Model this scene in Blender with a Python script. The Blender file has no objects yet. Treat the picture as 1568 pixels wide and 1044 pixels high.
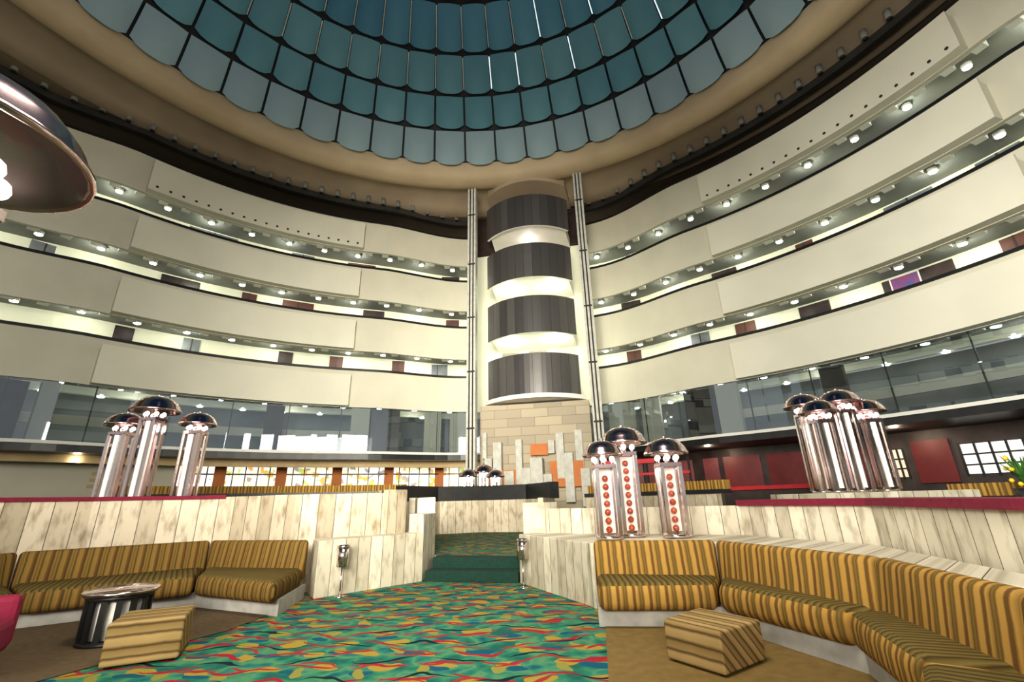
import bpy, bmesh, math, random
from mathutils import Vector, Matrix
from mathutils.geometry import tessellate_polygon
random.seed(7)
scene=bpy.context.scene
try:
    scene.view_settings.view_transform='Standard'
    scene.view_settings.look='Medium High Contrast'
except Exception: pass
COL=bpy.context.collection

# ---------------------------------------------------------------- materials
def newmat(name):
    m=bpy.data.materials.new(name); m.use_nodes=True
    nt=m.node_tree; b=nt.nodes['Principled BSDF']
    return m,nt,b
def setb(b,col=None,rough=.6,metal=0,emis=None,es=0,spec=None,alpha=None):
    if col is not None: b.inputs['Base Color'].default_value=(*col,1)
    b.inputs['Roughness'].default_value=rough
    b.inputs['Metallic'].default_value=metal
    if emis is not None:
        b.inputs['Emission Color'].default_value=(*emis,1); b.inputs['Emission Strength'].default_value=es
    if spec is not None: b.inputs['Specular IOR Level'].default_value=spec
def ramp(nt,stops,interp='LINEAR'):
    r=nt.nodes.new('ShaderNodeValToRGB'); cr=r.color_ramp; cr.interpolation=interp
    while len(cr.elements)<len(stops): cr.elements.new(0.5)
    for e,(p,c) in zip(cr.elements,stops):
        e.position=p; e.color=(*c,1)
    return r
def noisy(name,c1,c2,scale=3,rough=.7,metal=0,bump=0.0,emis=None,es=0,detail=4,coord='Object'):
    m,nt,b=newmat(name); setb(b,c1,rough,metal,emis,es)
    tc=nt.nodes.new('ShaderNodeTexCoord'); n=nt.nodes.new('ShaderNodeTexNoise')
    n.inputs['Scale'].default_value=scale; n.inputs['Detail'].default_value=detail
    nt.links.new(tc.outputs[coord],n.inputs['Vector'])
    r=ramp(nt,[(.3,c1),(.7,c2)]); nt.links.new(n.outputs['Fac'],r.inputs[0]); nt.links.new(r.outputs[0],b.inputs['Base Color'])
    if bump:
        bp=nt.nodes.new('ShaderNodeBump'); bp.inputs['Strength'].default_value=bump; bp.inputs['Distance'].default_value=.02
        nt.links.new(n.outputs['Fac'],bp.inputs['Height']); nt.links.new(bp.outputs[0],b.inputs['Normal'])
    return m
class NB:
    def __init__(s,nt): s.nt=nt
    def m(s,op,a,b=None,c=None):
        n=s.nt.nodes.new('ShaderNodeMath'); n.operation=op
        for i,v in enumerate((a,b,c)):
            if v is None: continue
            if isinstance(v,(int,float)): n.inputs[i].default_value=v
            else: s.nt.links.new(v,n.inputs[i])
        return n.outputs[0]
    def mix(s,f,a,b):
        n=s.nt.nodes.new('ShaderNodeMix'); n.data_type='RGBA'
        if isinstance(f,(int,float)): n.inputs[0].default_value=f
        else: s.nt.links.new(f,n.inputs[0])
        for i,v in ((6,a),(7,b)):
            if isinstance(v,tuple): n.inputs[i].default_value=(*v,1)
            else: s.nt.links.new(v,n.inputs[i])
        return n.outputs[2]
    def noise(s,vec,scale,detail=2,out='Fac'):
        n=s.nt.nodes.new('ShaderNodeTexNoise'); n.inputs['Scale'].default_value=scale; n.inputs['Detail'].default_value=detail
        s.nt.links.new(vec,n.inputs['Vector']); return n.outputs[out]

def plank_mat(name,ca,cb,cc,w=.2,gap=.02):
    m,nt,b=newmat(name); setb(b,ca,.62); N=NB(nt)
    uv=nt.nodes.new('ShaderNodeUVMap'); sp=nt.nodes.new('ShaderNodeSeparateXYZ'); nt.links.new(uv.outputs[0],sp.inputs[0])
    u=N.m('DIVIDE',sp.outputs[0],w); fl=N.m('FLOOR',u); fr=N.m('FRACT',u)
    wn=nt.nodes.new('ShaderNodeTexWhiteNoise'); wn.noise_dimensions='1D'; nt.links.new(fl,wn.inputs['W'])
    cmb=nt.nodes.new('ShaderNodeCombineXYZ')
    nt.links.new(N.m('MULTIPLY',sp.outputs[0],7.),cmb.inputs[0]); nt.links.new(N.m('ADD',N.m('MULTIPLY',sp.outputs[1],2.4),N.m('MULTIPLY',fl,3.7)),cmb.inputs[1])
    nz=N.noise(cmb.outputs[0],1.2,5)
    base=N.mix(wn.outputs['Value'],ca,cb)
    r=ramp(nt,[(.48,(0,0,0)),(.70,(1,1,1))]); nt.links.new(nz,r.inputs[0])
    c2=N.mix(N.m('MULTIPLY',r.outputs[0],.8),base,cc)
    edge=N.m('GREATER_THAN',N.m('ABSOLUTE',N.m('SUBTRACT',fr,.5)),.5-gap)
    c3=N.mix(edge,c2,(.10,.08,.06))
    nt.links.new(c3,b.inputs['Base Color'])
    return m
M={}
M['wood']=plank_mat('whitewashed_planks',(.62,.54,.42),(.38,.32,.23),(.22,.165,.10),w=.27,gap=.02)
M['woodR']=plank_mat('pale_planks',(.74,.68,.55),(.50,.45,.35),(.28,.235,.165),w=.22)

def stripe_mat(name,stops,period):
    m,nt,b=newmat(name); setb(b,(.4,.3,.1),.9,spec=.15); N=NB(nt)
    uv=nt.nodes.new('ShaderNodeUVMap'); sp=nt.nodes.new('ShaderNodeSeparateXYZ'); nt.links.new(uv.outputs[0],sp.inputs[0])
    tc=nt.nodes.new('ShaderNodeTexCoord'); nz=N.noise(tc.outputs['Object'],9,2)
    u=N.m('ADD',sp.outputs[0],N.m('MULTIPLY',N.m('SUBTRACT',nz,.5),.014))
    fr=N.m('FRACT',N.m('DIVIDE',u,period))
    r=ramp(nt,stops); nt.links.new(fr,r.inputs[0])
    n4=N.noise(tc.outputs['Object'],2.0,3)
    c=N.mix(N.m('MULTIPLY',n4,.5),r.outputs[0],(.10,.06,.02))
    nt.links.new(c,b.inputs['Base Color'])
    n2=N.noise(tc.outputs['Object'],260,1)
    bp=nt.nodes.new('ShaderNodeBump'); bp.inputs['Strength'].default_value=.25; bp.inputs['Distance'].default_value=.004
    nt.links.new(n2,bp.inputs['Height']); nt.links.new(bp.outputs[0],b.inputs['Normal'])
    return m
mu=(.54,.32,.085); br=(.16,.085,.028); ol=(.23,.17,.045); dk=(.05,.035,.012)
M['stripe']=stripe_mat('mustard_striped_fabric',[(0,mu),(.14,mu),(.22,br),(.34,br),(.42,mu),(.56,(.36,.22,.06)),(.62,br),(.72,ol),(.82,br),(.92,mu)],.17)
M['stripeL']=stripe_mat('brown_striped_fabric',[(0,(.25,.155,.045)),(.14,(.28,.17,.05)),(.22,br),(.40,dk),(.5,(.25,.155,.045)),(.62,br),(.72,ol),(.82,dk),(.92,(.25,.155,.045))],.17)
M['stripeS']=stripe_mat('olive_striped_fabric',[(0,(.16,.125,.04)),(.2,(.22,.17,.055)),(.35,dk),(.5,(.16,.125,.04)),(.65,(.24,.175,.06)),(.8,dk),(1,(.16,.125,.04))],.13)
M['stripeO']=stripe_mat('ottoman_striped_fabric',[(0,(.44,.31,.14)),(.3,(.52,.37,.17)),(.42,(.10,.06,.03)),(.52,(.38,.27,.12)),(.75,(.32,.22,.09)),(.86,(.08,.05,.025)),(1,(.44,.31,.14))],.17)

def carpet():
    m,nt,b=newmat('floral_squiggle_carpet'); setb(b,(.05,.3,.2),.95,spec=.1); N=NB(nt)
    tc=nt.nodes.new('ShaderNodeTexCoord'); sp=nt.nodes.new('ShaderNodeSeparateXYZ'); nt.links.new(tc.outputs['Object'],sp.inputs[0])
    nz=nt.nodes.new('ShaderNodeTexNoise'); nz.inputs['Scale'].default_value=2.2; nz.inputs['Detail'].default_value=2; nt.links.new(tc.outputs['Object'],nz.inputs['Vector'])
    s2=nt.nodes.new('ShaderNodeSeparateXYZ'); nt.links.new(nz.outputs['Color'],s2.inputs[0])
    x=N.m('ADD',sp.outputs[0],N.m('MULTIPLY',N.m('SUBTRACT',s2.outputs[0],.5),.36))
    y=N.m('ADD',sp.outputs[1],N.m('MULTIPLY',N.m('SUBTRACT',s2.outputs[1],.5),.36))
    x=N.m('ADD',x,N.m('MULTIPLY',y,.25))
    def ribbon(px,py,amp,freq,ph,wd,cut,dx):
        yy=N.m('ADD',y,N.m('MULTIPLY',N.m('SINE',N.m('ADD',N.m('MULTIPLY',x,freq),ph)),amp))
        q=N.m('DIVIDE',yy,py); row=N.m('FLOOR',q); fr=N.m('ABSOLUTE',N.m('SUBTRACT',N.m('FRACT',q),.5))
        xx=N.m('FRACT',N.m('ADD',N.m('DIVIDE',x,px),N.m('ADD',N.m('MULTIPLY',row,.43),dx)))
        taper=N.m('MULTIPLY',N.m('SINE',N.m('MULTIPLY',N.m('DIVIDE',xx,cut),math.pi)),wd)
        a=N.m('LESS_THAN',fr,taper); c=N.m('LESS_THAN',xx,cut)
        return N.m('MULTIPLY',a,c)
    def blob(px,py,rx,ry,ox,oy):
        q=N.m('ADD',N.m('DIVIDE',y,py),oy); row=N.m('FLOOR',q)
        fy=N.m('SUBTRACT',N.m('FRACT',q),.5)
        fx=N.m('SUBTRACT',N.m('FRACT',N.m('ADD',N.m('DIVIDE',x,px),N.m('ADD',N.m('MULTIPLY',row,.37),ox))),.5)
        d=N.m('ADD',N.m('POWER',N.m('DIVIDE',N.m('MULTIPLY',fx,px),rx),2.),N.m('POWER',N.m('DIVIDE',N.m('MULTIPLY',fy,py),ry),2.))
        return N.m('LESS_THAN',d,1.)
    n2=N.noise(tc.outputs['Object'],3.5,2)
    base=ramp(nt,[(.35,(.03,.17,.14)),(.45,(.045,.27,.18)),(.54,(.14,.35,.18)),(.62,(.05,.27,.21)),(.72,(.02,.15,.17))]); nt.links.new(n2,base.inputs[0])
    c=base.outputs[0]
    c=N.mix(blob(.52,.37,.115,.085,.1,.2),c,(.48,.35,.07))
    c=N.mix(blob(.65,.50,.12,.06,.5,.6),c,(.02,.14,.22))
    c=N.mix(blob(.56,.60,.06,.11,.3,.1),c,(.36,.34,.09))
    c=N.mix(ribbon(.60,.34,.065,8.5,0.,.10,.9,.0),c,(.46,.035,.06))
    c=N.mix(ribbon(.52,.44,-.08,9.,1.4,.07,.85,.3),c,(.44,.06,.06))
    c=N.mix(ribbon(.70,.50,.07,7.,2.4,.045,.85,.6),c,(.015,.04,.05))
    n3=N.noise(tc.outputs['Object'],120,2)
    mm=nt.nodes.new('ShaderNodeMix'); mm.data_type='RGBA'; mm.blend_type='MULTIPLY'; mm.inputs[0].default_value=.5
    nt.links.new(c,mm.inputs[6]); nt.links.new(n3,mm.inputs[7])
    nt.links.new(mm.outputs[2],b.inputs['Base Color'])
    return m
M['carpet']=carpet()
M['brown']=noisy('brown_carpet',(.11,.075,.042),(.155,.105,.055),14,.95)
M['mustardfloor']=noisy('mustard_carpet',(.17,.11,.035),(.22,.145,.042),10,.95)
M['cream']=noisy('cream_plaster',(.60,.57,.465),(.67,.63,.52),.6,.8)
M['bay']=noisy('pale_plaster',(.68,.65,.545),(.75,.715,.60),.5,.8)
M['soffit']=noisy('grey_soffit',(.19,.195,.18),(.26,.26,.235),.8,.85)
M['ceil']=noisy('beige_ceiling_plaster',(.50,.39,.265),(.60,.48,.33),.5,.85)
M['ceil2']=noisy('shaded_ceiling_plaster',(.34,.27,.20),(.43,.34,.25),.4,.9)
M['black']=noisy('black_paint',(.012,.012,.013),(.02,.02,.02),5,.4)
M['dark']=noisy('dark_recess',(.03,.028,.026),(.05,.045,.04),1,.8)
M['darkglass']=noisy('dome_gap_black',(.004,.008,.012),(.01,.015,.02),1,.6)
M['white']=noisy('white_trim',(.78,.76,.70),(.84,.82,.76),2,.5)
M['corr']=noisy('corridor_wall',(.60,.58,.45),(.68,.65,.50),.6,.8,emis=(.88,.95,.70),es=.20)  # wall glows faintly, standing in for corridor and lobby lighting
M['corrgrey']=noisy('corridor_window_grey',(.10,.12,.14),(.22,.23,.23),1.5,.4)
M['corrred']=noisy('corridor_red_wood',(.09,.035,.03),(.13,.055,.04),1.5,.5)
M['door']=noisy('dark_door',(.035,.026,.026),(.075,.05,.045),2,.4)
M['green']=noisy('dark_green_carpet',(.008,.035,.026),(.012,.05,.036),20,.95)
M['maroon']=noisy('maroon_carpet',(.15,.010,.03),(.20,.016,.04),20,.95)
M['magenta']=noisy('magenta_velvet',(.22,.010,.045),(.28,.018,.06),12,.8)
M['orange']=noisy('orange_panel',(.45,.13,.02),(.52,.17,.03),2,.6)
M['red']=noisy('red_trim',(.45,.02,.03),(.55,.03,.04),2,.5)
M['redpanel']=noisy('dark_red_panel',(.14,.012,.014),(.20,.02,.02),2,.4)
M['poster']=noisy('pink_poster',(.34,.05,.13),(.07,.09,.26),2.2,.5)
M['chrome']=noisy('tinted_chrome',(.56,.42,.42),(.66,.51,.50),2,.17,1.0)
M['steel']=noisy('polished_steel',(.66,.58,.55),(.74,.67,.64),2,.16,1.0)
M['bead']=noisy('red_glass_beads',(.42,.06,.035),(.58,.15,.07),8,.15,.3)
M['plinth']=noisy('white_plinth',(.36,.345,.32),(.52,.50,.47),6,.8)
M['leaf']=noisy('leaf',(.03,.10,.02),(.07,.18,.03),9,.6)
M['yellow']=noisy('yellow_bloom',(.75,.5,.03),(.85,.62,.05),9,.6)
M['lampcore']=noisy('frosted_white_core',(.80,.75,.68),(.86,.81,.74),3,.4,emis=(1,.88,.76),es=.25)
def emit(name,c,s):
    m,nt,b=newmat(name); setb(b,(.8,.8,.8),.5,0,c,s)
    lw=nt.nodes.new('ShaderNodeLayerWeight'); r=ramp(nt,[(0,c),(1,tuple(x*.8 for x in c))]); nt.links.new(lw.outputs['Facing'],r.inputs[0]); nt.links.new(r.outputs[0],b.inputs['Emission Color'])
    return m
M['bulb']=emit('warm_bulb',(1,.93,.84),10)
M['spot']=emit('downlight_lens',(.95,1,.95),18)
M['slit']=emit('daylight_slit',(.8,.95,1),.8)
M['winlit']=emit('lit_window',(.95,.93,.85),.6)
M['winwarm']=emit('warm_lit_window',(1,.62,.28),.45)
def wood_dark():
    m,nt,b=newmat('bronze_lift_cladding'); setb(b,(.1,.09,.08),.36,.35); N=NB(nt)
    uv=nt.nodes.new('ShaderNodeUVMap'); sp=nt.nodes.new('ShaderNodeSeparateXYZ'); nt.links.new(uv.outputs[0],sp.inputs[0])
    u=N.m('DIVIDE',sp.outputs[0],.45); fl=N.m('FLOOR',u); fr=N.m('FRACT',u)
    wn=nt.nodes.new('ShaderNodeTexWhiteNoise'); wn.noise_dimensions='1D'; nt.links.new(fl,wn.inputs['W'])
    tc=nt.nodes.new('ShaderNodeTexCoord'); nz=N.noise(tc.outputs['Object'],2.5,3)
    c=N.mix(wn.outputs['Value'],(.075,.068,.068),(.16,.145,.14)); c=N.mix(N.m('MULTIPLY',nz,.6),c,(.10,.10,.10))
    e=N.m('GREATER_THAN',N.m('ABSOLUTE',N.m('SUBTRACT',fr,.5)),.48)
    nt.links.new(N.mix(e,c,(.05,.045,.045)),b.inputs['Base Color']); return m
M['bronze']=wood_dark()
def stone():
    m,nt,b=newmat('travertine_blocks'); setb(b,(.4,.35,.28),.75)
    tc=nt.nodes.new('ShaderNodeTexCoord')
    bk=nt.nodes.new('ShaderNodeTexBrick'); nt.links.new(tc.outputs['UV'],bk.inputs['Vector'])
    bk.inputs['Scale'].default_value=1; bk.inputs['Brick Width'].default_value=1.3; bk.inputs['Row Height'].default_value=.42; bk.inputs['Mortar Size'].default_value=.010
    bk.inputs['Color1'].default_value=(.46,.39,.29,1); bk.inputs['Color2'].default_value=(.33,.285,.22,1); bk.inputs['Mortar'].default_value=(.2,.165,.12,1)
    nt.links.new(bk.outputs[0],b.inputs['Base Color']); return m
M['stone']=stone()
M['block']=noisy('relief_stone',(.44,.43,.39),(.60,.58,.52),4,.8)
def glass(name,tint,gl,rough=.03,tr=(.55,.6,.62)):
    m=bpy.data.materials.new(name); m.use_nodes=True; nt=m.node_tree; nt.nodes.clear()
    o=nt.nodes.new('ShaderNodeOutputMaterial'); g=nt.nodes.new('ShaderNodeBsdfGlossy'); t=nt.nodes.new('ShaderNodeBsdfTransparent'); mx=nt.nodes.new('ShaderNodeMixShader')
    g.inputs['Color'].default_value=(*tint,1); g.inputs['Roughness'].default_value=rough; t.inputs['Color'].default_value=(*tr,1)
    lw=nt.nodes.new('ShaderNodeLayerWeight'); lw.inputs[0].default_value=.5
    N=NB(nt); f=N.m('ADD',N.m('MULTIPLY',lw.outputs['Facing'],.25),gl)
    nt.links.new(f,mx.inputs[0]); nt.links.new(t.outputs[0],mx.inputs[1]); nt.links.new(g.outputs[0],mx.inputs[2]); nt.links.new(mx.outputs[0],o.inputs[0])
    return m
M['glass']=glass('tinted_glazing',(.62,.68,.72),.24,.02,(.66,.72,.76))
M['clear']=glass('acrylic',(1,.97,.96),.04,.05,(.97,.94,.94))
def panel(name,c1,c2,es):
    m,nt,b=newmat(name); setb(b,c1,.85,0,c1,es,spec=.1); N=NB(nt)
    at=nt.nodes.new('ShaderNodeUVMap'); sp=nt.nodes.new('ShaderNodeSeparateXYZ'); nt.links.new(at.outputs[0],sp.inputs[0])
    wn=nt.nodes.new('ShaderNodeTexWhiteNoise'); wn.noise_dimensions='1D'; nt.links.new(N.m('FLOOR',sp.outputs[0]),wn.inputs['W'])
    tc=nt.nodes.new('ShaderNodeTexCoord'); nz=N.noise(tc.outputs['Object'],.35,3)
    c=N.mix(N.m('MULTIPLY',N.m('ADD',wn.outputs['Value'],nz),.5),c1,c2)
    nt.links.new(c,b.inputs['Base Color']); nt.links.new(c,b.inputs['Emission Color']); return m
M['d0']=panel('dome_panel_grey',(.21,.28,.30),(.29,.37,.385),.15)
M['d1']=panel('dome_panel_teal',(.09,.20,.235),(.16,.29,.32),.15)
M['d2']=panel('dome_panel_blue',(.065,.165,.225),(.12,.25,.31),.15)
M['d3']=panel('dome_panel_deep_blue',(.015,.05,.18),(.03,.09,.26),.12)
def shop(name,stops,st,sc):
    m,nt,b=newmat(name); setb(b,(.3,.3,.3),.6,spec=.1); 
    tc=nt.nodes.new('ShaderNodeTexCoord'); v=nt.nodes.new('ShaderNodeTexVoronoi'); v.inputs['Scale'].default_value=sc; v.distance='CHEBYCHEV'
    nt.links.new(tc.outputs['Object'],v.inputs['Vector'])
    sp=nt.nodes.new('ShaderNodeSeparateXYZ'); nt.links.new(v.outputs['Color'],sp.inputs[0])
    r=ramp(nt,stops,'CONSTANT'); nt.links.new(sp.outputs[0],r.inputs[0])
    nt.links.new(r.outputs[0],b.inputs['Emission Color']); nt.links.new(r.outputs[0],b.inputs['Base Color']); b.inputs['Emission Strength'].default_value=st
    return m
M['shopL']=shop('lit_shop_interior',[(0,(.9,.88,.85)),(.40,(1,.82,.52)),(.66,(.80,.40,.10)),(.74,(1,.94,.80)),(.9,(.35,.30,.28)),(.96,(.45,.55,.15))],1.0,4.2)
M['mezz']=noisy('mezzanine_interior',(.10,.11,.12),(.30,.31,.30),.35,.8,emis=(.5,.55,.58),es=.03)  # slight glow put into the wall so the interior reads grey
M['signband']=noisy('shop_fascia',(.50,.36,.18),(.60,.45,.24),2,.6)

# ---------------------------------------------------------------- mesh helpers
class B:
    def __init__(s,name,mats):
        s.name=name; s.bm=bmesh.new(); s.uv=s.bm.loops.layers.uv.new('UVMap'); s.mats=mats
    def face(s,vs,mi=0,uvs=None,smooth=False):
        try: f=s.bm.faces.new(vs)
        except ValueError: return None
        f.material_index=mi; f.smooth=smooth
        if uvs:
            for l,u in zip(f.loops,uvs): l[s.uv].uv=u
        return f
    def v(s,p): return s.bm.verts.new(p)
    def merge(s,bm2,mi=0,uvf=None,smooth=False):
        mp={}
        for v in bm2.verts: mp[v]=s.bm.verts.new(v.co)
        for f in bm2.faces:
            nf=s.bm.faces.new([mp[v] for v in f.verts]); nf.material_index=mi; nf.smooth=smooth
            for l in nf.loops:
                co=l.vert.co
                l[s.uv].uv = uvf(co) if uvf else (co.x+co.y,co.z)
        bm2.free()
    def prism(s,pts,z0,z1,mi=0,bev=0,seg=2,uvf=None,top=None,smooth=False):
        bm=bmesh.new(); n=len(pts)
        a=[bm.verts.new((p[0],p[1],z0)) for p in pts]
        tp=top or pts
        c=[bm.verts.new((p[0],p[1],z1)) for p in tp]
        bm.faces.new(a[::-1]); bm.faces.new(c)
        for i in range(n):
            j=(i+1)%n; bm.faces.new((a[i],a[j],c[j],c[i]))
        bmesh.ops.recalc_face_normals(bm,faces=bm.faces)
        if bev: bmesh.ops.bevel(bm,geom=list(bm.edges),offset=bev,segments=seg,affect='EDGES',profile=.5)
        s.merge(bm,mi,uvf,smooth)
    def box(s,c,size,rot=0,mi=0,bev=0,uvf=None):
        x,y,z=c; w,d,h=size; cr,sr=math.cos(rot),math.sin(rot)
        pts=[(x+cr*a-sr*b,y+sr*a+cr*b) for a,b in ((-w/2,-d/2),(w/2,-d/2),(w/2,d/2),(-w/2,d/2))]
        s.prism(pts,z-h/2,z+h/2,mi,bev,2,uvf)
    def cyl(s,c,r,z0,z1,mi=0,n=20,r2=None,smooth=True):
        bm=bmesh.new(); r2=r if r2 is None else r2
        bmesh.ops.create_cone(bm,cap_ends=True,segments=n,radius1=r,radius2=r2,depth=z1-z0,matrix=Matrix.Translation((c[0],c[1],(z0+z1)/2)))
        s.merge(bm,mi,None,smooth)
    def sph(s,c,r,mi=0,n=12,sc=(1,1,1)):
        bm=bmesh.new(); bmesh.ops.create_uvsphere(bm,u_segments=n,v_segments=max(6,n//2),radius=r,matrix=Matrix.Translation(c)@Matrix.Diagonal((*sc,1)))
        s.merge(bm,mi,None,True)
    def lathe(s,c,prof,mi=0,n=28,smooth=True):
        rings=[]
        for r,z in prof:
            if r<1e-4: rings.append([s.v((c[0],c[1],c[2]+z))])
            else: rings.append([s.v((c[0]+r*math.cos(2*math.pi*k/n),c[1]+r*math.sin(2*math.pi*k/n),c[2]+z)) for k in range(n)])
        for A,C in zip(rings,rings[1:]):
            for k in range(n):
                j=(k+1)%n
                if len(A)==1 and len(C)==1: continue
                if len(A)==1: s.face((A[0],C[k],C[j]),mi,None,smooth)
                elif len(C)==1: s.face((A[k],A[j],C[0]),mi,None,smooth)
                else: s.face((A[k],A[j],C[j],C[k]),mi,None,smooth)
    def done(s,parent=None,recalc=True):
        if recalc: bmesh.ops.recalc_face_normals(s.bm,faces=s.bm.faces)
        me=bpy.data.meshes.new(s.name); s.bm.to_mesh(me); s.bm.free()
        for m in s.mats: me.materials.append(M[m])
        o=bpy.data.objects.new(s.name,me); COL.objects.link(o)
        if parent: o.parent=parent
        return o
def empty(name):
    e=bpy.data.objects.new(name,None); COL.objects.link(e); return e
def light(name,loc,power,col=(1,1,1),r=.05,parent=None,typ='POINT'):
    l=bpy.data.lights.new(name,typ); l.energy=power; l.color=col
    if typ=='POINT': l.shadow_soft_size=r
    o=bpy.data.objects.new(name,l); o.location=loc; COL.objects.link(o)
    if parent: o.parent=parent
    return o

# ---------------------------------------------------------------- atrium frame
CX,CY,AX=-2.3,5.3,79.2
DC=(-1.75,5.2)
def PT(phi,r,z=None,c=None):
    a=math.radians(AX-phi); cx,cy=c or (CX,CY); p=(cx+r*math.cos(a),cy+r*math.sin(a))
    return p if z is None else (p[0],p[1],z)
def interp(t,xs):
    for (a,b),(c,d) in zip(xs,xs[1:]):
        if t<=c:
            u=(t-a)/(c-a); u=u*u*(3-2*u); return b+(d-b)*u
    return xs[-1][1]
def rbase(phi): return interp(abs(phi),[(0,19.7),(11,19.6),(27,18.45),(62,18.55),(74,19.5),(90,20.3),(180,20.3)])
def sweep(b,prof,p0,p1,step,rf=rbase,mi=0,closed=True,caps=True,smooth=False,c=None):
    n=max(1,int(math.ceil(abs(p1-p0)/step))); rings=[];arc=0;us=[];prev=None
    for i in range(n+1):
        ph=p0+(p1-p0)*i/n; r=rf(ph) if callable(rf) else rf
        rings.append([b.v(PT(ph,r+dr,z,c)) for dr,z in prof])
        q=Vector(PT(ph,r)); 
        if prev is not None: arc+=(q-prev).length
        prev=q; us.append(arc)
    m=len(prof)
    for i in range(n):
        for k in range(m if closed else m-1):
            j=(k+1)%m
            vk=prof[k][1]; vj=prof[j][1]
            b.face((rings[i][k],rings[i+1][k],rings[i+1][j],rings[i][j]),mi,((us[i],vk),(us[i+1],vk),(us[i+1],vj),(us[i],vj)),smooth)
    if closed and caps:
        b.face(rings[0],mi); b.face(rings[-1][::-1],mi)
PH=118
BAY0,BAY1,BR=30.0,61.0,18.12
CD=2.1   # corridor depth
# ---------------------------------------------------------------- balconies
for k in range(4):
    z0=6.0+3*k
    par=empty('balcony'); spots=[]
    for sgn,side in ((-1,'left'),(1,'right')):
        b=B('parapet_'+side,['cream','black','soffit'])
        sweep(b,[(0,z0),(0,z0+1.90),(.16,z0+1.90),(.16,z0)],sgn*8,sgn*PH,1.5)
        sweep(b,[(-.04,z0+1.90),(-.04,z0+2.02),(.2,z0+2.02),(.2,z0+1.90)],sgn*8,sgn*PH,1.5,mi=1)
        b.done(par)
        b=B('slab_'+side,['soffit'])
        sweep(b,[(.16,z0+.30),(.16,z0+.9),(CD+.3,z0+.9),(CD+.3,z0+.30)],sgn*7,sgn*PH,2.5)
        b.done(par)
        b=B('planter_bay_'+side,['bay','dark','soffit'])
        sweep(b,[(0,z0+.02),(0,z0+1.6),(.12,z0+1.6),(.12,z0+1.45),(.7,z0+1.45),(.7,z0+.02)],sgn*BAY0,sgn*BAY1,1.0,rf=BR)
        if k==3:
            for i in range(19):
                ph=sgn*(BAY0+1+i*(BAY1-BAY0-2)/18); x,y=PT(ph,BR-.002)
                bm=bmesh.new(); a=math.radians(AX-ph)
                bmesh.ops.create_cone(bm,cap_ends=True,segments=10,radius1=.06,radius2=.06,depth=.02,matrix=Matrix.Translation((x,y,z0+.25))@Matrix.Rotation(a,4,'Z')@Matrix.Rotation(math.pi/2,4,'Y'))
                b.merge(bm,1)
        b.done(par)
        b=B('downlight_fixtures_'+side,['white','spot','dark'])
        for i in range(40):
            ph=sgn*(10+i*2.7)
            if abs(ph)>100: break
            r=rbase(ph); a=math.radians(AX-ph)
            x,y=PT(ph,r+.35)
            b.box((x,y,z0+.17),(.32,.34,.34),a)
            if i%2==0:
                x2,y2=PT(ph+.8,r+1.0)
                b.cyl((x2,y2),.15,z0+.16,z0+.31,0,14)
                b.cyl((x2,y2),.13,z0+.13,z0+.17,1,14)
                if abs(ph)<80 and i%4==0: spots.append((x2,y2,z0+.02))
        b.done(par)
    if k>0:
        for (x,y,z) in spots: light('downlight',(x,y,z),34,(.95,1,.86),.08,par)
    if k<3:
        for sgn in (-1,1):
            b=B('door_leaves',['door','corrgrey','corrred'])
            ph=10
            while ph<100:
                w=random.choice([.7,.9,1.2,1.6,2.2]); g=random.choice([1.2,1.8,2.6,3.4])
                ph+=math.degrees((w/2+g)/20)
                r=rbase(ph)+CD-.05; x,y=PT(sgn*ph,r); a=math.radians(AX-sgn*ph)
                b.box((x,y,z0+.9+1.15),(.10,w,2.3),a,random.choice([0,0,0,1,2]))
                b.box((x,y,z0+.9+1.15),(.13,.06,2.3),a,0)
                ph+=math.degrees((w/2)/20)
            b.done(par)
for sgn,side in ((-1,'left'),(1,'right')):
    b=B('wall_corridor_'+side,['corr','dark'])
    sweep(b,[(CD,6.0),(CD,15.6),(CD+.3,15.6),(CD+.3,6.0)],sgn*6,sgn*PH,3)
    sweep(b,[(CD,15.6),(CD,19.5),(CD+.3,19.5),(CD+.3,15.6)],sgn*6,sgn*PH,3,mi=1)  # top storey wall coloured dark to stand for the unlit gap
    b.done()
b=B('wall_poster',['poster','white'])
x,y=PT(48,rbase(48)+CD-.16); b.box((x,y,8.8),(.04,.85,.7),math.radians(AX-48),0); b.box((x,y,8.8),(.03,.95,.8),math.radians(AX-48),1); b.done()

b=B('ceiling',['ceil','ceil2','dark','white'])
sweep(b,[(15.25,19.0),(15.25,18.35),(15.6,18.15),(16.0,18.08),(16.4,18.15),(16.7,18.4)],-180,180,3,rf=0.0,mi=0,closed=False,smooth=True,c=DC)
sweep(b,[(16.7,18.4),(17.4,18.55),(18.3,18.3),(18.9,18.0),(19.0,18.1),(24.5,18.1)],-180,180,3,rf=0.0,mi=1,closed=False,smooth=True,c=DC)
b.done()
b=B('ceiling_edge_shadow',['ceil2','dark'])  # dark strip stands in for the shadow ring under the soffit
sweep(b,[(-.25,17.75),(-.25,18.1),(.0,18.1),(.0,17.78)],-PH,-7,2,mi=1)
sweep(b,[(-.25,17.75),(-.25,18.1),(.0,18.1),(.0,17.78)],7,PH,2,mi=1)
b.done()
b=B('ceiling_downlights',['soffit','dark'])
for sgn in (-1,1):
    for i in range(34):
        ph=sgn*(11+i*2.7); x,y=PT(ph,rbase(ph)-.5)
        b.cyl((x,y),.12,17.95,18.35,0,12); b.cyl((x,y),.10,17.93,17.96,1,12)
b.done()

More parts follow.
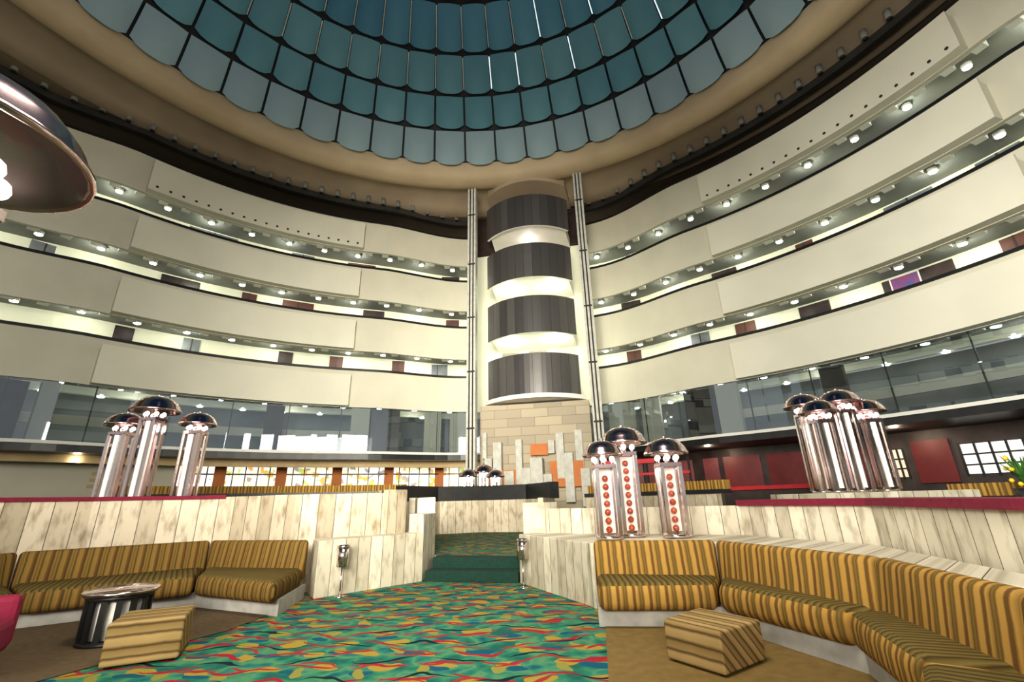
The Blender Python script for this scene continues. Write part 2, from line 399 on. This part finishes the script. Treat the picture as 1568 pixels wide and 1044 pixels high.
# ---------------------------------------------------------------- dome
prof=[(15.35,18.75),(14.45,20.35),(13.5,21.75),(12.35,23.3),(10.9,25.0),(9.1,26.5),(6.8,27.8),(4.2,28.6),(1.2,29.0)]
NP=56
b=B('dome_skylight',['d0','d1','d2','d3','darkglass','slit','white'])
for i in range(len(prof)-1):
    (r0,z0),(r1,z1)=prof[i],prof[i+1]
    mi=[0,1,1,2,3,3,3,3][i]
    npn=NP if i<6 else NP//2
    for c in range(npn):
        a0=360/npn*c; G=6; g=.055/r0*57.3
        grid=[]
        for iy in range(G+1):
            row=[]; v=iy/G
            for ix in range(G+1):
                u=ix/G; e=(2*u-1); ph=a0+g+(360/npn-2*g)*u
                bul=(1-e*e)*(.35+.65*math.sin(math.pi*min(1,v*.85+.15)))
                rr=(r0-.22)+(r1-r0+.12)*v; zz=z0-.05+(z1-z0)*v
                zz+=.34*(abs(e)**3.0)*(1-v)**2
                rr-=bul*.30; zz-=bul*.18
                row.append(b.v(PT(ph,rr,zz,DC)))
            grid.append(row)
        for iy in range(G):
            for ix in range(G):
                b.face((grid[iy][ix],grid[iy][ix+1],grid[iy+1][ix+1],grid[iy+1][ix]),mi,[(c+i*57.3+.5,.5)]*4,True)
        if i>=2 and i<6:
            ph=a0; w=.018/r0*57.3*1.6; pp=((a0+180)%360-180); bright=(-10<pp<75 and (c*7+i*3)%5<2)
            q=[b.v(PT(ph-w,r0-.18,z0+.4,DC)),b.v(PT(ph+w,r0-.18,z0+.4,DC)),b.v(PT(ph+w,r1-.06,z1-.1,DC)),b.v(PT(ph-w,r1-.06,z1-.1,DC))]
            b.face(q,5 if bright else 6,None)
sweep(b,[(r+.12,z+.05) for r,z in prof],-180,180,360/NP,rf=0.0,mi=4,closed=False,c=DC)
b.done(recalc=False)

# ---------------------------------------------------------------- lift core
ax=math.radians(AX); nn=Vector((math.cos(ax),math.sin(ax))); rt=Vector((nn.y,-nn.x))
E=Vector((.80,20.65))
def L(s,d): p=E+rt*s+nn*d; return (p.x,p.y)
core=empty('lift_lobby_tower')
def arcpts(R,ha,off,n=20):
    pts=[]
    for i in range(n+1):
        t=math.radians(-ha+2*ha*i/n); pts.append(L(R*math.sin(t),off+R-R*math.cos(t)))
    return pts
for k in range(4):
    z0=6.0+3*k
    b=B('lobby_parapet',['bronze','white','black'])
    out=arcpts(3.05,48,0); inn=arcpts(2.93,48,.12)
    vo0=[b.v((*p,z0)) for p in out]; vo1=[b.v((*p,z0+1.95)) for p in out]; vi0=[b.v((*p,z0)) for p in inn]; vi1=[b.v((*p,z0+1.95)) for p in inn]
    for i in range(20):
        u0=i*.2556+k*7.1; u1=u0+.2556
        b.face((vo0[i],vo0[i+1],vo1[i+1],vo1[i]),0,((u0,0),(u1,0),(u1,2),(u0,2)))
        b.face((vi0[i],vi0[i+1],vi1[i+1],vi1[i]),1); b.face((vo1[i],vo1[i+1],vi1[i+1],vi1[i]),2); b.face((vo0[i],vo0[i+1],vi0[i+1],vi0[i]),1)
    b.done(core)
    b=B('lobby_slab',['white','spot'])
    poly=arcpts(2.85,46,.25)+[L(2.2,3.2),L(-2.2,3.2)]
    b.prism(poly,z0+.15,z0+.85,0)
    if k in (1,2):
        for s in (-1.35,1.35):
            p=L(s,1.3); b.cyl(p,.15,z0+.09,z0+.16,1,14)
    b.done(core)
    if k in (0,1):
        for s in (-1.2,1.2):
            p=L(s,1.6); light('lobby_light',(p[0],p[1],z0+2.75),50,(.90,1,.74),.06,core)
    if k==2:
        p=L(0,1.6); light('lobby_light',(p[0],p[1],z0+2.75),18,(1,.88,.84),.06,core)
b=B('lobby_top_slab',['ceil2']); b.prism(arcpts(2.98,48,.07)+[L(2.4,3.2),L(-2.4,3.2)],17.9,18.4,0); b.done(core)
b=B('lobby_wall',['corr','steel','door'])
b.prism([L(-3.6,3.3),L(3.2,3.3),L(3.2,3.5),L(-3.6,3.5)],5.9,15.4,0)
b.prism([L(-3.6,3.3),L(3.2,3.3),L(3.2,3.5),L(-3.6,3.5)],15.4,18.0,2)  # same wall coloured dark where the top level is unlit
for k in range(4):
    for s in (-1.5,0,1.5):
        p=L(s,3.28); b.box((*p,6.9+3*k+1.1),(1.0,.06,2.2),ax-math.pi/2,1)
b.done(core)
b=B('lift_shaft_columns',['white','block','dark'])
for s in (-2.82,2.95):
    r=ax-math.pi/2; p=L(s,.0)
    b.box((*p,9.0),(.10,.36,17.4),r,1)
    for q0 in (-.085,.085):
        q=L(s+q0,.04); b.box((*q,9.0),(.07,.34,17.4),r,2)
    for q0 in (-.17,.17):
        q=L(s+q0,.0); b.box((*q,9.0),(.10,.38,17.4),r,1)
    for zz in (2,4.5,7.2,10,13,16): b.box((*p,zz),(.38,.40,.08),r,2)
b.done(core)
b=B('stone_wall',['stone','white'])
def uvl(co):
    d=Vector((co.x,co.y))-E; return (d.dot(rt),co.z)
b.prism([L(-2.65,.9),L(2.6,.9),L(2.6,3.2),L(-2.65,3.2)],.34,5.7,0,uvf=uvl)
b.prism(arcpts(3.1,49,-.06)+[L(2.5,1.2),L(-2.5,1.2)],5.78,5.98,1)
b.done(core)
b=B('stone_relief_sculpture',['block','orange'])
for s,z0,z1,w,d in [(-2.2,1.6,3.2,.35,.3),(-1.75,1.2,3.9,.4,.4),(-1.2,1.0,2.6,.45,.5),(-.75,2.0,4.0,.3,.35),(-.35,.8,2.7,.5,.6),(.1,.34,3.1,.55,.8),(.55,.34,2.4,.4,.6),(1.15,2.2,4.2,.35,.35),(1.5,1.2,3.3,.4,.4),(2.0,2.3,4.3,.35,.3),(2.2,1.0,2.6,.4,.35),(-.2,.34,1.6,.9,1.0),(-2.4,3.2,4.4,.2,.2),(.75,3.3,3.9,.3,.3)]:
    p=L(s,.9-d/2); b.box((*p,(z0+z1)/2),(w,d,z1-z0),ax-math.pi/2,0,.02)
for s,z,w,h in [(-1.5,2.2,1.3,.9),(1.4,2.4,1.5,1.1),(.2,3.5,.8,.5)]:
    p=L(s,.72); b.box((*p,z),(w,.3,h),ax-math.pi/2,1)
b.done(core)

# ---------------------------------------------------------------- mezzanine and ground floor
for sgn,side in ((-1,'left'),(1,'right')):
    mz=empty('mezzanine')
    b=B('mezzanine_slab',['black','white','signband'])
    sweep(b,[(-.15,3.42),(-.15,3.68),(4.5,3.68),(4.5,3.42)],sgn*8.5,sgn*PH,2)
    sweep(b,[(-.22,3.68),(-.22,3.80),(.1,3.80),(.1,3.68)],sgn*8.5,sgn*PH,2,mi=1)
    if sgn<0: sweep(b,[(.9,3.12),(.9,3.42),(1.1,3.42),(1.1,3.12)],sgn*8.5,sgn*PH,2,mi=2)
    b.done(mz)
    b=B('glazing',['glass'])
    sweep(b,[(.05,3.8),(.05,6.02)],sgn*8.5,sgn*PH,2.2,closed=False)
    b.done(mz)
    b=B('mullions',['black','cream','white','door'])
    for i in range(16):
        ph=sgn*(9+i*7.3)
        if abs(ph)>PH: break
        x,y=PT(ph,rbase(ph)+.12); b.box((x,y,4.9),(.06,.04,2.25),math.radians(AX-ph),0)
    for ph,w in ((12.5,1.3),(17,.9),(28,.9),(64,.5),(95,.8)):
        x,y=PT(sgn*ph,rbase(ph)+.5); b.box((x,y,4.85),(.5,w,2.3),math.radians(AX-sgn*ph),1)
    for ph,w in ((24.5,1.6),(40,.8),(67,1.0)):
        x,y=PT(sgn*ph,rbase(ph)+.7); b.box((x,y,4.85),(.3,w,2.3),math.radians(AX-sgn*ph),3)
    b.done(mz)
    b=B('mezzanine_interior_wall',['mezz','spot','cream'])
    sweep(b,[(4.0,3.7),(4.0,6.3),(4.2,6.3),(4.2,3.7)],sgn*6,sgn*PH,3)
    sweep(b,[(1.5,4.6),(1.5,5.0),(1.6,5.0),(1.6,4.6)],sgn*22,sgn*PH,3,mi=2)
    for i in range(14):
        ph=sgn*(14+i*5); x,y=PT(ph,rbase(ph)+2.2); b.cyl((x,y),.12,5.95,6.05,1,10)
    b.done(mz)
    for ph in (20,38,56,76):
        x,y=PT(sgn*ph,rbase(ph)+1.5); light('mezzanine_light',(x,y,5.7),36,(1,.97,.85),.08,mz)
    sf=empty('shop_front'); 
    if sgn<0:
        b=B('shop_window',['shopL','white','orange','black'])
        sweep(b,[(2.8,.35),(2.8,3.42),(3.0,3.42),(3.0,.35)],-8,-50,2.5)
        for i in range(60):
            ph=-(9+i*1.45)
            if abs(ph)>49: break
            x,y=PT(ph,rbase(ph)+2.7); b.box((x,y,1.9),(.1,.05 if i%5 else .5,3.05),math.radians(AX-ph),3 if i%5 else 2)
        sweep(b,[(2.66,2.85),(2.66,2.92),(2.72,2.92),(2.72,2.85)],-9,-49,2.5,mi=3)
        b.done(sf)
    else:
        b=B('bar_front',['door','redpanel','black','winlit','signband','steel','winwarm'])
        sweep(b,[(2.8,.35),(2.8,3.42),(3.0,3.42),(3.0,.35)],8,PH,2.5,mi=0)
        i=0; ph=10
        while ph<112:
            w=random.choice([.7,1.1,1.6]); ph+=math.degrees((w/2+.25)/21)
            x,y=PT(ph,rbase(ph)+2.7); a=math.radians(AX-ph)
            if ph<46: mi=random.choice([1,1,1,2,6,0])
            else: mi=random.choice([3,6,3,2,1,6])
            hh=1.5 if mi not in(3,6) else 1.0
            b.box((x,y,2.3),(.10,w,hh),a,mi)
            if mi in(3,6):
                for q in range(5):
                    xx,yy=PT(ph+math.degrees((-w/2+w*q/4)/21),rbase(ph)+2.62); b.box((xx,yy,2.3),(.06,.06,1.1),a,2)
                for zz in (2.1,2.45): b.box((*PT(ph,rbase(ph)+2.62),zz),(.06,w,.05),a,2)
            ph+=math.degrees((w/2)/21)
        b.done(sf)
b=B('wall_left',['cream']); sweep(b,[(2.0,.35),(2.0,3.42),(2.2,3.42),(2.2,.35)],-50,-PH,3); b.done()
b=B('wall_lettering',['signband'])
for ph in (-56,-57.2,-58.4,-66,-67,-68,-69):
    for zz in (2.3,2.55,2.8):
        x,y=PT(ph+zz*.3,rbase(ph)+1.97); b.box((x,y,zz),(.04,.30,.13),math.radians(AX-ph),0)
b.done()
for ph in (60,78):
    x,y=PT(-ph,rbase(ph)+.9); light('ground_floor_light',(x,y,3.2),40,(1,.90,.70),.08)
for ph in (24,44,64):
    x,y=PT(ph,rbase(ph)+.9); light('ground_floor_light',(x,y,3.2),45,(1,.78,.55),.08)
b=B('bar_counter',['red','black','door'])
sweep(b,[(0,.34),(0,1.45),(.5,1.45),(.5,.34)],14,44,2,rf=13.2,mi=2)
sweep(b,[(-.08,1.45),(-.08,1.56),(.6,1.56),(.6,1.45)],14,44,2,rf=13.2,mi=0)
sweep(b,[(-.02,2.05),(-.02,2.13),(.06,2.13),(.06,2.05)],14,27,2,rf=13.2,mi=0)
sweep(b,[(-.02,2.45),(-.02,2.60),(.06,2.60),(.06,2.45)],14,22,2,rf=13.2,mi=0)
for i in range(7):
    x,y=PT(14+i*2.15,13.25); b.box((x,y,2.05),(.06,.06,1.1),0,1)
b.done()

# ---------------------------------------------------------------- floors
pit=[(-9,-6),(-8.2,4.5),(-7.6,6.5),(-6.8,7.75),(-5.15,8.6),(-3.7,8.2),(-3.3,8.35),(-2.35,8.9),(-1.66,9.80),(-.03,9.40),(.25,8.95),(1.2,8.3),(3.3,7.2),(3.9,5.4),(3.75,3.6),(3.9,0),(4,-6)]
def poly_obj(name,loops,z,mat):
    b=B(name,[mat]); L3=[[Vector((p[0],p[1],0)) for p in l] for l in loops]
    tris=tessellate_polygon(L3); vs=[b.v((p.x,p.y,z)) for l in L3 for p in l]
    for t in tris:
        f=b.face([vs[i] for i in t]); 
        if f:
            f.normal_update()
            if f.normal.z<0: f.normal_flip()
    return b.done(recalc=False)
outer=[PT(-180+i*6,25.5) for i in range(60)]
poly_obj('floor_upper',[outer,pit],.34,'carpet')
poly_obj('floor',[[(-10,-7),(4.6,-7),(4.6,10.2),(-10,10.2)]],0,'carpet')
poly_obj('floor_lounge_right',[[(.97,5.9),(.66,4.09),(.45,3.0),(.45,1.5),(3.6,1.5),(3.6,6.2)]],.006,'mustardfloor')
poly_obj('floor_lounge_left',[[(-3.15,7.2),(-3.3,5.9),(-3.75,4.9),(-4.3,3.6),(-4.8,1.5),(-8,1.5),(-7.6,6.5),(-5.2,8.4)]],.006,'brown')
b=B('carpeted_steps',['green','black','carpet'])
b.prism([(-1.66,9.0),(.0,8.56),(.1,8.96),(-1.6,9.42)],0,.17,0,.012)
b.prism([(-1.6,9.42),(.1,8.96),(.2,9.38),(-1.6,9.86)],0,.335,0,.012)
b.done()

# ---------------------------------------------------------------- timber partitions
def wallpath(b,pts,z0,z1,th=.12,mi=0,off=0,u0=0):
    n=len(pts); P=[Vector(p) for p in pts]; nr=[]
    for i in range(n):
        d=Vector((0,0))
        if i>0: d+=(P[i]-P[i-1]).normalized()
        if i<n-1: d+=(P[i+1]-P[i]).normalized()
        d.normalize(); nr.append(Vector((-d.y,d.x)))
    A=[P[i]+nr[i]*off for i in range(n)]; C=[P[i]+nr[i]*(off+th) for i in range(n)]
    u=u0
    r=[]
    for i in range(n):
        if i: u+=(P[i]-P[i-1]).length
        r.append((b.v((*A[i],z0)),b.v((*A[i],z1)),b.v((*C[i],z1)),b.v((*C[i],z0)),u))
    for i in range(n-1):
        a,c=r[i],r[i+1]
        b.face((a[0],c[0],c[1],a[1]),mi,((a[4],z0),(c[4],z0),(c[4],z1),(a[4],z1)))
        b.face((a[1],c[1],c[2],a[2]),mi,((a[4],z1),(c[4],z1),(c[4],z1+th),(a[4],z1+th)))
        b.face((a[2],c[2],c[3],a[3]),mi,((a[4],z1),(c[4],z1),(c[4],z0),(a[4],z0)))
        b.face((a[3],c[3],c[0],a[0]),mi)
    for e in (r[0],r[-1]): b.face(e[:4],mi,((0,z0),(0,z1),(th,z1),(th,z0)))
def uvs_seg(p0,p1):
    d=(Vector(p1)-Vector(p0)).normalized(); o=Vector(p0)
    nrm=Vector((-d.y,d.x))
    return lambda co:((Vector((co.x,co.y))-o).dot(d)+.3*(Vector((co.x,co.y))-o).dot(nrm),co.z)
dl=empty('timber_lounge_divider')
b=B('boarding',['wood','maroon','black'])
pl=[(-9.0,2.0),(-8.2,4.5),(-7.55,6.4),(-6.75,7.65),(-5.15,8.5)]
wallpath(b,pl,0,1.47); wallpath(b,pl,1.47,1.53,.4,1,-.03)
pl2=[(-5.15,8.5),(-3.75,8.15),(-3.40,8.25),(-2.2,8.98)]
wallpath(b,pl2,0,1.50,u0=3.3); 
b.prism([(-2.35,8.8),(-2.08,9.12),(-2.15,9.5),(-2.6,9.1)],0,1.56,0)
b.done(dl)
b=B('stair_planter',['woodR'])
b.prism([(-3.05,7.62),(-1.7,9.0),(-2.0,9.3),(-3.35,8.1)],0,.80,0,.01,1,uvf=uvs_seg((-3.05,7.62),(-1.7,9.0)))
b.prism([(-2.05,9.3),(-1.72,9.02),(-1.64,9.9),(-2.05,9.9)],0,1.12,0,.01,1,uvf=uvs_seg((-2.05,9.3),(-2.05,9.9)))
b.prism([(-2.2,9.9),(-1.66,9.9),(-1.9,11.2),(-2.4,11.2)],.3,1.42,0,.01,1,uvf=uvs_seg((-2.05,9.9),(-1.9,11.2)))
b.done(dl)
dr=empty('timber_lounge_divider')
b=B('planter_ledge',['woodR'])
led=[(0.03,8.56),(.92,6.64),(.95,6.50),(2.48,6.14),(3.10,4.15),(2.88,2.7),(2.6,1.2),(3.2,1.2),(3.35,3.3),(3.88,5.4),(3.28,7.17),(1.2,8.25),(.3,8.9)]
b.prism(led,0,.76,0,.01,1,uvf=uvs_seg((0.03,8.56),(.92,6.64)))
b.done(dr)
b=B('boarding',['woodR','maroon','plinth'])
pr=[(.35,9.1),(.55,8.75),(1.2,8.3),(3.3,7.2),(3.92,5.4),(3.4,3.3),(3.25,1.2)]
wallpath(b,pr,.3,1.16)
wallpath(b,pr[3:],1.16,1.235,.5,1,-.05)
b.prism([(.12,9.0),(.5,8.7),(.75,9.0),(.3,9.45)],.0,1.27,0)
b.done(dr)
b=B('curved_boarding',['wood','black'])
ps=[(-2.3,11.2),(-3.4,14.6),(-2.6,16.2),(-1.2,16.7),(.3,16.2),(1.0,14.6),(.45,10.2)]
wallpath(b,ps,.34,1.36,.12,0,0)
wallpath(b,ps[1:6],1.36,1.84,.3,1,.05)
b.done(dl)
def far_part(p0,p1,r,z1,nm):
    b=B(nm,['wood','black','stripe'])
    sweep(b,[(0,.34),(0,z1),(.15,z1),(.15,.34)],p0,p1,2,rf=r)
    sweep(b,[(-.05,z1),(-.05,z1+.09),(.5,z1+.09),(.5,z1)],p0,p1,2,rf=r,mi=1)
    sweep(b,[(.25,z1+.09),(.25,z1+.3),(.5,z1+.3),(.5,z1+.09)],p0,p1,2,rf=r,mi=2)
    b.done()
far_part(-60,-18,10.2,1.62,'lounge_banquette')
far_part(17,40,9.0,1.36,'lounge_banquette')
far_part(60,80,10.6,1.1,'lounge_banquette')

# ---------------------------------------------------------------- sofas
def sofa(name,F,Bk,fab='stripe',zt=.45,zb=.81):
    par=empty(name)
    for i in range(len(F)-1):
        f0,f1,b0,b1=[Vector(p) for p in (F[i],F[i+1],Bk[i],Bk[i+1])]
        d=(f1-f0).normalized()*.012
        uf2=(lambda d_,o_:(lambda co:((Vector((co.x,co.y))-o_).dot(d_),co.z)))((f1-f0).normalized(),f0)
        s=B('seat_cushion_%d'%(i+1),[fab,'stripeS'])
        bi0=b0+(f0-b0)*.12; bi1=b1+(f1-b1)*.12
        s.prism([f0+d,f1-d,bi1-d,bi0+d],.17,zt-.02,0,.085,4,uf2,smooth=True)
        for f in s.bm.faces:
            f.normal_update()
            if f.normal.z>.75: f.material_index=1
        for v in s.bm.verts:
            if v.co.z>zt-.06: 
                p=Vector((v.co.x,v.co.y)); c=(f0+f1+bi0+bi1)/4; v.co.z+=.03*max(0,1-(p-c).length/.9)
        s.done(par)
        s=B('back_cushion_%d'%(i+1),[fab])
        t0=b0+(f0-b0).normalized()*.14; t1=b1+(f1-b1).normalized()*.14
        l0=b0+(f0-b0).normalized()*.24; l1=b1+(f1-b1).normalized()*.24
        s.prism([l0+d,l1-d,b1-d,b0+d],.25,zb,0,.05,3,uf2,top=[t0+d,t1-d,b1-d,b0+d],smooth=True)
        s.done(par)
        s=B('plinth_%d'%(i+1),['plinth'])
        g0=f0+(b0-f0)*.18; g1=f1+(b1-f1)*.18
        s.prism([g0,g1,b1,b0],0,.19,0)
        s.done(par)
    return par
sofa('curved_banquette_sofa',[(.84,5.5),(2.08,5.38),(2.54,4.08),(2.16,2.95),(1.5,2.1)],[(.97,6.42),(2.42,6.07),(3.02,4.12),(2.7,2.62),(2.0,1.4)],zb=.80)
sofa('curved_banquette_sofa',[(-6.1,4.2),(-5.95,6.05),(-4.5,7.05),(-3.02,6.3)],[(-7.4,4.2),(-6.9,6.85),(-5.15,8.30),(-3.25,7.75)],'stripeL')

# ---------------------------------------------------------------- ottomans, table, armchair
def ottoman(pts,h,u0,u1):
    par=empty('striped_ottoman'); b=B('cushion_block',['stripeO'])
    P0=Vector(u0);P1=Vector(u1); d=(P1-P0).normalized(); n=Vector((-d.y,d.x))
    def uvf(co):
        p=Vector((co.x,co.y)); 
        return (p.dot(n)+co.z,p.dot(d))
    b.prism(pts,.02,h,0,.02,3,uvf); b.done(par)
    b=B('feet',['black'])
    c=sum((Vector(p) for p in pts),Vector((0,0)))/4
    for p in pts:
        q=Vector(p)*.8+c*.2; b.cyl(q,.03,0,.04,0,10)
    b.done(par)
ottoman([(1.24,4.52),(1.54,4.07),(2.03,4.42),(1.70,4.93)],.31,(1.24,4.52),(1.54,4.07))
ottoman([(-3.66,4.62),(-3.14,4.88),(-3.40,5.42),(-3.92,5.18)],.36,(-3.66,4.62),(-3.14,4.88))
tb=empty('drum_side_table'); b=B('slatted_drum',['black','steel','white'])
tc_=(-4.36,5.60)
for i in range(14):
    a=2*math.pi*i/14; b.box((tc_[0]+.28*math.cos(a),tc_[1]+.28*math.sin(a),.24),(.03,.055,.44),a,0)
b.cyl(tc_,.22,.05,.42,2,24); b.cyl(tc_,.30,0,.04,0,28); b.cyl(tc_,.30,.42,.46,0,28)
b.lathe((tc_[0],tc_[1],.46),[(0,0),(.33,0),(.345,.015),(.345,.035),(.33,.045),(.31,.03),(0,.03)],1,32)
b.done(tb)
ch=empty('magenta_armchair'); b=B('upholstery',['magenta','black'])
cx,cy=-4.66,4.24; R=.55
def rb(dx,dy,z,s): 
    c,s_=math.cos(R),math.sin(R); b.box((cx+c*dx-s_*dy,cy+s_*dx+c*dy,z),s,R,0,.05)
rb(0,0,.30,(.66,.66,.26)); rb(-.30,0,.48,(.14,.70,.60)); rb(0,.33,.40,(.66,.13,.42)); rb(0,-.33,.40,(.66,.13,.42))
for dx,dy in ((-.22,-.22),(.22,-.22),(.22,.22),(-.22,.22)): b.cyl((cx+dx,cy+dy),.03,0,.2,1,10)
b.done(ch)
for (x,y) in ((-2.70,7.72),(.08,8.05)):
    par=empty('standing_ashtray'); b=B('chrome_bin',['steel','black'])
    b.cyl((x,y),.085,.42,.70,0,20); b.cyl((x,y),.095,.69,.72,0,20); b.cyl((x,y),.07,.715,.725,1,20); b.cyl((x,y),.012,.0,.42,0,10); b.cyl((x,y),.08,0,.02,0,16)
    b.done(par)

# ---------------------------------------------------------------- dome lamps
def dome(b,c,R,z):
    b.lathe((c[0],c[1],z),[(0,R*.62),(R*.25,R*.60),(R*.5,R*.52),(R*.72,R*.38),(R*.88,R*.18),(R*.96,0),(R,-.015),(R,-.04),(R*.97,-.045),(R*.93,-.03),(R*.85,R*.10),(R*.6,R*.32),(R*.3,R*.44),(0,R*.48)],0,32)
    b.sph((c[0],c[1],z+R*.66),.03,0,10)
def lamp(tubes,base,beads=False,power=25):
    par=empty('mirrored_dome_lamp')
    b=B('lamp_columns',['chrome','clear','bead','lampcore','steel','bulb'])
    for (x,y,h,R) in tubes:
        w=.13
        b.cyl((x,y),.19,base,base+.04,4,24)
        for sx,sy in ((-1,-1),(1,-1),(1,1),(-1,1)):
            b.box((x+sx*w,y+sy*w,base+.04+(h-.1)/2),(.05,.05,h-.1),0,4)
        if beads:
            for sx,sy,ww,dd in ((0,-1,2*w-.035,.006),(-1,0,.006,2*w-.035),(1,0,.006,2*w-.035)):
                b.box((x+sx*w,y+sy*w,base+.04+(h-.1)/2),(ww,dd,h-.12),0,1)
        b.box((x,y,base+h-.04),(.31,.31,.05),0,0)
        nb=int((h-.15)/.115)
        if beads:
            b.box((x,y+.06,base+h/2),(.21,.02,h-.15),0,3)
            for i in range(nb): b.sph((x,y-.02,base+.12+i*.115),.046,2,12)
        else:
            b.box((x,y,base+h/2),(.16,.16,h-.15),math.pi/4,4)
            for q in range(4):
                a=q*math.pi/2; b.box((x+.115*math.cos(a),y+.115*math.sin(a),base+h/2),(.02,.07,h-.15),a,3 if q%2 else 0)
        b.cyl((x,y),.035,base+h-.02,base+h+.2,0,12)
        for i in range(6):
            a=i*math.pi/3+.3; b.sph((x+.15*math.cos(a),y+.15*math.sin(a),base+h+.06),.038,5,10)
            b.cyl((x+.15*math.cos(a),y+.15*math.sin(a)),.02,base+h-.02,base+h+.03,0,8)
        dome(b,(x,y),R,base+h+.15)
    b.done(par)
    for (x,y,h,R) in tubes: light('bulb_glow',(x,y-.0,base+h+.085),power,(1,.90,.78),.05,par)
lamp([(1.30,6.95,1.02,.30),(1.70,7.3,1.22,.37),(2.24,6.95,1.02,.32)],.77,True,7)
lamp([(-7.5,8.75,1.32,.34),(-6.85,8.6,1.55,.42),(-6.3,9.05,1.35,.34)],1.42,False,9)
lamp([(5.55,8.3,1.26,.33),(5.75,9.0,1.50,.36),(6.1,8.5,1.46,.36),(6.55,8.5,1.28,.33)],1.30,False,9)
lamp([(-1.75,17.6,1.2,.36),(-1.2,17.9,1.35,.40),(-.75,17.5,1.15,.36)],.9,False,8)
b=B('planter_box',['woodR']); b.prism([(5.0,7.8),(7.3,7.6),(7.6,9.4),(5.1,9.7)],.34,1.30,0,.01,1,uvf=uvs_seg((5,7.8),(7.3,7.6))); b.done()
b=B('planter_box',['wood']); b.prism([(-8.4,8.2),(-5.6,8.95),(-5.8,9.6),(-8.6,9.3)],.34,1.42,0,.01,1,uvf=uvs_seg((-7.9,8.2),(-5.3,9))); b.done()
b=B('planter_box',['wood']); b.prism([(-2.3,17.1),(-.2,17.1),(-.2,18.3),(-2.3,18.3)],.34,.9,0,.01,1,uvf=uvs_seg((-2.3,17.1),(-.2,17.1))); b.done()
par=empty('mirrored_dome_lamp'); b=B('lamp_columns',['chrome','white','steel','bulb'])
x,y=-2.22,1.42
b.cyl((x,y),.24,0,.06,0,28)
for sx,sy in ((-1,-1),(1,-1),(1,1),(-1,1)): b.box((x+sx*.13,y+sy*.13,1.25),(.035,.035,2.4),0,2)
b.box((x,y,2.45),(.31,.31,.05),0,0); b.cyl((x,y),.04,2.45,2.85,0,12)
for i in range(6):
    a=i*math.pi/3+.2; b.sph((x+.17*math.cos(a),y+.17*math.sin(a),2.60),.05,3,12)
dome(b,(x,y),.45,2.72); b.done(par)
light('bulb_glow',(x+.1,y,2.52),12,(1,.95,.95),.05,par)

pp=empty('potted_plant'); b=B('foliage',['leaf','yellow','black','woodR'])
px,py=7.9,7.4
b.prism([(7.65,7.15),(8.15,7.15),(8.15,7.65),(7.65,7.65)],.34,1.0,3,.01,1)
b.cyl((px,py),.16,1.0,1.3,2,18,.2); 
for i in range(40):
    a=random.uniform(0,6.28); rr=random.uniform(.05,.28); h=random.uniform(1.35,1.85)
    p0=Vector((px,py,1.28)); p1=Vector((px+rr*math.cos(a),py+rr*math.sin(a),h)); sd=Vector((-math.sin(a),math.cos(a),0))*.03
    mid=(p0+p1)/2+Vector((0,0,.05)); v0,v1,v2,v3=b.v(p0),b.v(mid+sd),b.v(p1),b.v(mid-sd); b.face((v0,v1,v2,v3),0)
    if i%3==0: b.sph(p1,.035,1,8)
b.done(pp)

# ---------------------------------------------------------------- light
w=bpy.data.worlds.new('World'); scene.world=w; w.use_nodes=True
bg=w.node_tree.nodes['Background']; bg.inputs[0].default_value=(.97,.97,.97,1); bg.inputs[1].default_value=.50
def area(name,loc,rot,size,power,col,spread=None):
    l=bpy.data.lights.new(name,'AREA'); l.energy=power; l.size=size; l.color=col
    if spread: l.spread=math.radians(spread)
    o=bpy.data.objects.new(name,l); o.location=loc; o.rotation_euler=rot; COL.objects.link(o); return o
area('atrium_fill_light',(-2.0,-4.5,5.5),(math.radians(93),0,0),6,1300,(1,.95,.81),64)  # added fill behind the camera, brightens the lower balcony fronts
area('side_fill_light',(-2.0,-3.0,5.5),(math.radians(93),0,math.radians(-50)),5,760,(1,.97,.86),70)  # added fill behind the camera, aimed at the right-hand balconies
area('side_fill_light',(0.0,-3.0,5.5),(math.radians(93),0,math.radians(50)),5,300,(1,.95,.84),70)  # weaker added fill for the left-hand balconies, out of view
area('ceiling_fill_light',(-1.5,6,8.5),(math.radians(180),0,0),5,430,(1,.86,.68))  # added fill in mid-air to lift the ceiling, no fixture there
area('lounge_fill_light',(-.5,2.5,9.0),(math.radians(12),0,0),3,190,(1,.93,.80),90)  # added fill above the lounge, not an actual fitting

# ---------------------------------------------------------------- camera
cd=bpy.data.cameras.new('camera'); cam=bpy.data.objects.new('camera',cd); COL.objects.link(cam)
cd.sensor_width=36; cd.lens=16.0; cd.clip_end=200
cam.matrix_world=Matrix.Translation((0,0,1.3))@Matrix.Rotation(math.radians(90+19.4),4,'X')@Matrix.Rotation(math.radians(-1.5)*1,4,'Z')
scene.camera=cam
